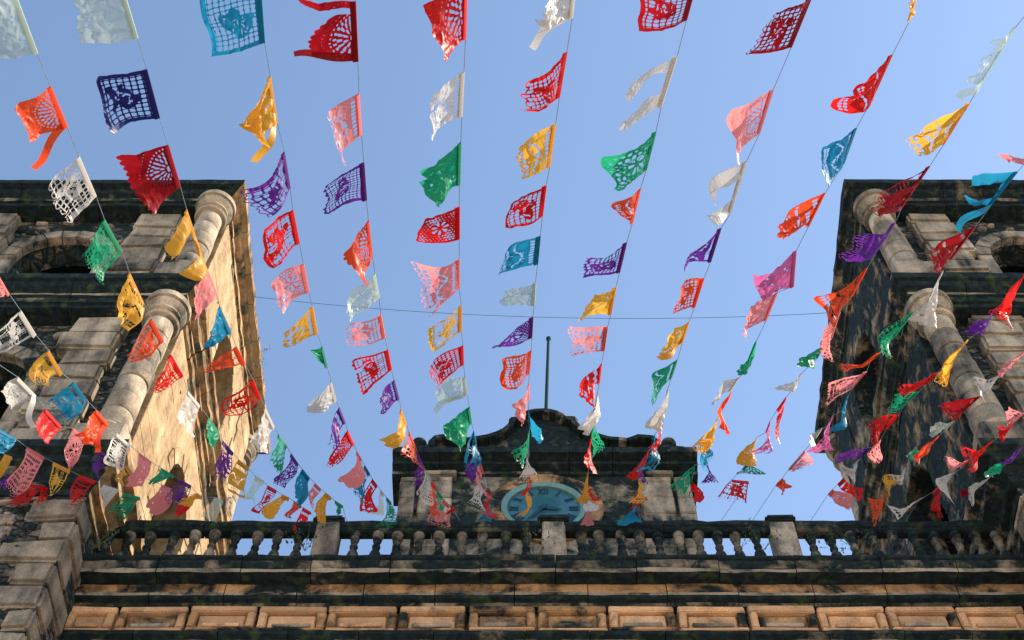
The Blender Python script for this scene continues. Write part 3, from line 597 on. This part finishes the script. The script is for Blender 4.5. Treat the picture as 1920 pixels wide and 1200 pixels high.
def hang(h, px, py, L_):
    """free corner on the sight line through (px,py), a cloth length L_ from hem point h, on the low side"""
    d = ray(px, py).normalized(); hv = h-EYE; b = hv.dot(d); perp2 = hv.length_squared-b*b
    Lr = max(L_*L_, perp2*1.03); k = math.sqrt(max(0, Lr-perp2))
    return EYE+d*(b-min(k, L_*0.75))
def cutout(kind, rng, small):
    """field F(u,v): solid where positive. u along the hem, v away from it"""
    n = rng.choice((11, 13, 15)) if not small else rng.choice((7, 8, 9)); m_ = max(5, int(n*.8)); th = rng.uniform(.33, .40)
    an = [rng.uniform(0, 3.14) for _ in range(5)]
    blobs = [(.5+rng.uniform(-.2, .2), .52+rng.uniform(-.2, .2), rng.uniform(.13, .28), rng.uniform(.05, .12), math.cos(q), math.sin(q)) for q in an]
    blobs.append((.5+rng.uniform(-.05, .05), .5, .20, .13, 1, 0))
    slits = [(b_[0]+rng.uniform(-.08, .08), b_[1]+rng.uniform(-.07, .07), rng.uniform(.03, .075), rng.uniform(.008, .016), math.cos(q), math.sin(q)) for b_ in blobs for q in (rng.uniform(0, 3.14), rng.uniform(0, 3.14))]
    sc_n = rng.choice((7, 9, 11)); edge_k = rng.choice((0, 1, 1, 2)); np_ = rng.choice((9, 11, 13)); cv = rng.uniform(.38, .52); e1 = rng.uniform(0, 6); tear = rng.uniform(.1, .9) if rng.random() < .22 else -1
    dots = [(rng.uniform(.12, .88), rng.uniform(.15, .85), rng.uniform(.012, .03)) for _ in range(14)]
    def ell(x, y, q): ca, sa = q[4], q[5]; x -= q[0]; y -= q[1]; return 1-math.hypot((x*ca+y*sa)/q[2], (-x*sa+y*ca)/q[3])
    def grid(u, v_): return max(abs((u*n) % 1-.5), abs((v_*m_) % 1-.5))-th
    def F(u, v_):
        f = 1.0
        if kind == 'b':
            if .055 < u < .945 and .09 < v_ < .93:
                f = grid(u, v_); s = max(ell(u, v_, q) for q in blobs)*.5; f = max(f, s)
                if s > 0: f = min(f, min(-ell(u, v_, q) for q in slits)*.3+.02)
        elif kind in 'fF':
            cx_, cy = (.5, .10) if kind == 'f' else (.60, .08); x, y = (u-cx_)*1.15, (v_-cy); r = math.hypot(x, y); t = math.atan2(y, x)
            if r < .07: f = -.2 if y > .0 else 1
            for k, (r0, w_, mult) in enumerate(((.16, .055, 1), (.29, .06, 1.6), (.40, .04, 2.2), (.50, .022, 3.2), (.66, .010, 5))):
                if abs(r-r0) < w_*1.3 and v_ > .09: f = min(f, max(abs(r-r0)/w_-1, .12-math.cos(np_*mult*t+k))*.4)
        elif kind == 'l':
            if .05 < u < .95 and .09 < v_ < .95:
                a_, b_ = (u*n) % 1-.5, (v_*m_+.5*(int(u*n) % 2)) % 1-.5; f = math.hypot(a_, b_)-(.30+.10*math.sin(6*u+9*v_+e1))
                x, y = (u-.5), (v_-cv); r = math.hypot(x, y); t = math.atan2(y, x)
                if r < .24: f = max(.1-math.cos(7*t), abs(r-.14)/.075-1)*.4 if r > .05 else .3
        elif kind == 'n':
            if .06 < u < .94:
                if .10 < v_ < .24: f = max(abs((u*n) % 1-.5)-.36, abs(v_-.17)/.055-1.0)
                elif .30 < v_ < .70:
                    f = min(-ell(u, v_, q) for q in slits)*.3+.02; f = min(f, .30-abs(math.sin(6.28*1.5*u+e1)*.13+.5-v_)*0+.2)
                    d_ = abs(v_-.5-.12*math.sin(9.4*u+e1)); f = min(f, max(d_/.03-1, .25-abs(math.sin(31*u)))*.3)
                elif .74 < v_ < .92: f = grid(u, v_)
        elif kind == 'p':
            f = min(math.hypot(u-q[0], v_-q[1])-q[2] for q in dots)*8
        elif kind == 'V':
            if v_ > .11:
                e_ = .05*math.sin(7*v_+e1); f = max(.24+e_-u, u-.70-e_)*6
        # free edge: scallops with eyelets, points, or torn
        if kind != 'V':
            s = abs(math.sin(math.pi*sc_n*u)); lim = {0: 1.0, 1: .93+.065*s, 2: .93+.065*(1-abs(((u*sc_n) % 1)*2-1))}[edge_k if kind in 'blnf' else (1 if kind == 'F' else 0)]
            if kind == 'p': lim -= .03+.03*math.sin(17*u+e1)*math.sin(5*u)
            if edge_k == 1 and kind in 'bln' and v_ > .86: f = min(f, math.hypot(((u*sc_n) % 1-.5)/sc_n, v_-.935)/.030-1)
            f = min(f, (lim-v_)*8)
            if tear > 0 and v_ > .3 and kind in 'blnp': f = min(f, (abs(u-tear-.05*math.sin(9*v_))-.035*(v_-.3)*1.6)*8)
        if kind == 'F' and u > .12 and u < .20 and v_ > .10: f = min(f, -1)
        return f
    return F
def sheet(kind, A, B, FA, FB, nu, nv, seed, small):
    rng = random.Random(seed); hem = (B-A).length; free = (FB-FA).length; drop = ((FA-A).length+(FB-B).length)/2
    n = (B-A).cross((FA+FB-A-B)/2)
    n = n.normalized() if n.length > 1e-6 else Vector((0, -1, 0))
    t_ = (B-A).normalized()
    area = max(.02, (hem+free)/2*drop); comp = min(1, area/(.50*.42))
    amp = drop*(.065+.13*(1-comp)); pl = hem*max(0, .9-free/max(hem, .05))*.22+.012
    ph = rng.uniform(0, 6.28); ph2 = rng.uniform(0, 6.28); k = rng.uniform(.55, .95); ku = rng.uniform(-.6, .6); kp = rng.choice((1.5, 2, 2.5)); belly = rng.uniform(-.10, .10)*drop; cu = rng.uniform(-.3, .3)*drop
    eo = rng.uniform(0, 6.28); ea = rng.uniform(.01, .05); ek = rng.uniform(.6, 1.6); off = Vector((seed*1.7, seed*.3, 0)); cr = .016+.012*(kind == 'p')
    creases = [(rng.uniform(0, 6.28), rng.uniform(-.2, .9), rng.uniform(.25, .7)*rng.choice((-1, 1))) for _ in range(3)]
    def vmax(u):
        if kind == 'F': return 1.0 if u < .16 else .36+.46*math.sin(min(1, (u-.16)/.60)*1.571)-.10*max(0, (u-.76)/.24)
        return 1+ea*math.sin(6.283*ek*u+eo)-.10*(abs(2*u-1)**8)*(1 if seed % 4 else 0)
    def point(u, v_):
        v_ = v_*vmax(u)
        p = A.lerp(B, u).lerp(FA.lerp(FB, u), v_)
        wv = amp*(v_**.8)*math.sin(6.283*(k*v_+ku*u)+ph) - amp*(v_**.8)*math.sin(ph)*(1-v_) + pl*(v_**.7)*math.sin(6.283*kp*u+ph2) + belly*4*v_*(1-v_) + cu*max(0, v_-.55)**2*6*(u if seed % 2 else 1-u)
        for (ca, cd, cs) in creases: wv += cs*.10*drop*max(0, math.cos(ca)*(u-.5)+math.sin(ca)*(v_-.1)-cd*.4)*v_
        q = Vector((u*hem*9, v_*drop*9, 0))+off
        wv += cr*v_**.6*(abs(mnoise.noise(q))*2-.5)+.35*cr*v_**.6*(abs(mnoise.noise(q*2.7))*2-.5)
        return p+n*wv+t_*(.02*v_*mnoise.noise(q*.5+Vector((9, 9, 0))))
    F = cutout(kind, rng, small)
    val = [[F(i/nu, j/nv) for i in range(nu+1)] for j in range(nv+1)]
    verts = []; idx = {}; faces = []
    def V(key, u, v_):
        if key not in idx: idx[key] = len(verts); verts.append(point(u, v_))
        return idx[key]
    for j in range(nv):
        for i in range(nu):
            c = [(i, j), (i+1, j), (i+1, j+1), (i, j+1)]; f = [val[b][a] for a, b in c]
            if max(f) <= 0: continue
            poly = []
            for q in range(4):
                (a, b), (a2, b2) = c[q], c[(q+1) % 4]; f0, f1 = f[q], f[(q+1) % 4]
                if f0 > 0: poly.append(V((a, b), a/nu, b/nv))
                if (f0 > 0) != (f1 > 0):
                    t = min(.97, max(.03, f0/(f0-f1))); key = (min((a, b), (a2, b2)), max((a, b), (a2, b2))); poly.append(V(key, (a+(a2-a)*t)/nu, (b+(b2-b)*t)/nv))
            if len(poly) > 2: faces.append(tuple(poly))
    m = mesh('paper_flag', verts, faces, True)
    return m, verts
ORD = ['first', 'second', 'third', 'fourth', 'fifth', 'sixth', 'seventh', 'eighth', 'ninth', 'tenth', 'eleventh', 'twelfth', 'thirteenth', 'fourteenth', 'fifteenth', 'sixteenth']
LOOK = {'b': 'lattice-cut', 'f': 'fan-cut', 'F': 'torn fan-cut', 'l': 'lacy', 'n': 'band-cut', 'p': 'crumpled', 'V': 'torn'}
hl = []
for si, (where, top, flags, end) in enumerate(ST):
    s_ = .80+random.Random(si).uniform(-.006, .006); pts = []
    data = []
    for fl in flags:
        a = canopy(fl[2], fl[3], s_); b = canopy(fl[4], fl[5], s_); pts += [a, b]; data.append((a, b)); hl.append(((fl[3]+fl[5])/2, (a-b).length))
    t0 = canopy(*top, s_); e = canopy(*end, s_); e = Vector((e.x, 11.74, H(16.372)))
    # beyond the picture the string runs on over the plaza along the same fan
    dirn = (t0-pts[0]); far = []
    if dirn.length > .01:
        dxy = Vector((dirn.x, dirn.y)).normalized()
        for q in range(1, 9):
            x, y = t0.x+dxy.x*q*1.4, t0.y+dxy.y*q*1.4; w_ = YP-y; far.append(Vector((x, y, ZP-s_*w_+.0246*w_*w_+CAMZ)))
    pts.sort(key=lambda p: -p.y)
    line = list(reversed(far))+[t0]+sorted(pts, key=lambda p: p.y)+[e]
    clean = [line[0]]
    for p in line[1:]:
        if (p-clean[-1]).length > .03: clean.append(p)
    st_ = obj('string', tube('string', clean, .0032, 5), FM['cord'])
    tag(st_, 'thin cord carrying flags, '+where, 'string', 'strings of cut-out flags')
    for fi, fl in enumerate(flags):
        a, b = data[fi]; px = lambda k: (fl[k], fl[k+1])
        fa = hang(a, *px(6), .42); fb2 = hang(b, *px(8), .42)
        if math.hypot(fl[4]-fl[2], fl[5]-fl[3]) < 40:            # far flags flare a little towards the free edge
            fa, fb2 = a+(fa-a)*1.08, b+(fb2-b)*1.08; md = (fb2-fa)*.10; fa -= md; fb2 += md
        size = math.hypot(fl[4]-fl[2], fl[5]-fl[3])
        big = max(size, math.hypot(fl[6]-fl[2], fl[7]-fl[3]))
        nu, nv = (56, 46) if big > 75 else ((42, 34) if big > 48 else ((30, 25) if big > 30 else (22, 18)))
        seed = si*100+fi
        sm, vv = sheet(fl[1], a, b, fa, fb2, nu, nv, seed, big <= 48)
        me = sm; org = a.lerp(b, .5)
        for q in me.vertices: q.co -= org
        o = obj('paper_flag', me, FM[fl[0]], None, org)
        place = where if 'edge' in where else where
        tag(o, '%s %s flag, %s down on %s' % (LOOK[fl[1]], CNAME[fl[0]], ORD[fi], where), 'flag', 'cut-out plastic flags')
        # folded hem over the string
        t_ = (b-a).normalized(); dn = ((fa+fb2)/2-org); dn = (dn-t_*dn.dot(t_)).normalized(); nn_ = t_.cross(dn)
        hv = []; hf = []
        for q in range(5):
            c_ = a.lerp(b, q/4)-org
            hv += [c_+dn*.045+nn_*.007, c_+nn_*.007, c_-dn*.008, c_-nn_*.007, c_+dn*.045-nn_*.007]
        for q in range(4):
            for r_ in range(4): hf.append((q*5+r_, q*5+r_+1, q*5+r_+6, q*5+r_+5))
        obj('hem', mesh('hem', hv, hf, True), FM[fl[0]], o)
        if len(fl) > 10:
            tp = hang(b, fl[10], fl[11], .5); d1 = tp-b; side = t_*.055; nrm = d1.cross(t_).normalized(); sv = []; sf = []
            for q in range(11):
                t = q/10; c_ = b+d1*t+nrm*.05*math.sin(t*5+si)*t*1.2-org-t_*.03; tw = side*math.cos(t*1.6)+nrm*.05*math.sin(t*1.6); sv += [c_-tw, c_+tw*.4]
                if q: sf.append((2*q-2, 2*q-1, 2*q+1, 2*q))
            obj('streamer', mesh('streamer', sv, sf, True), FM[fl[0]], o)
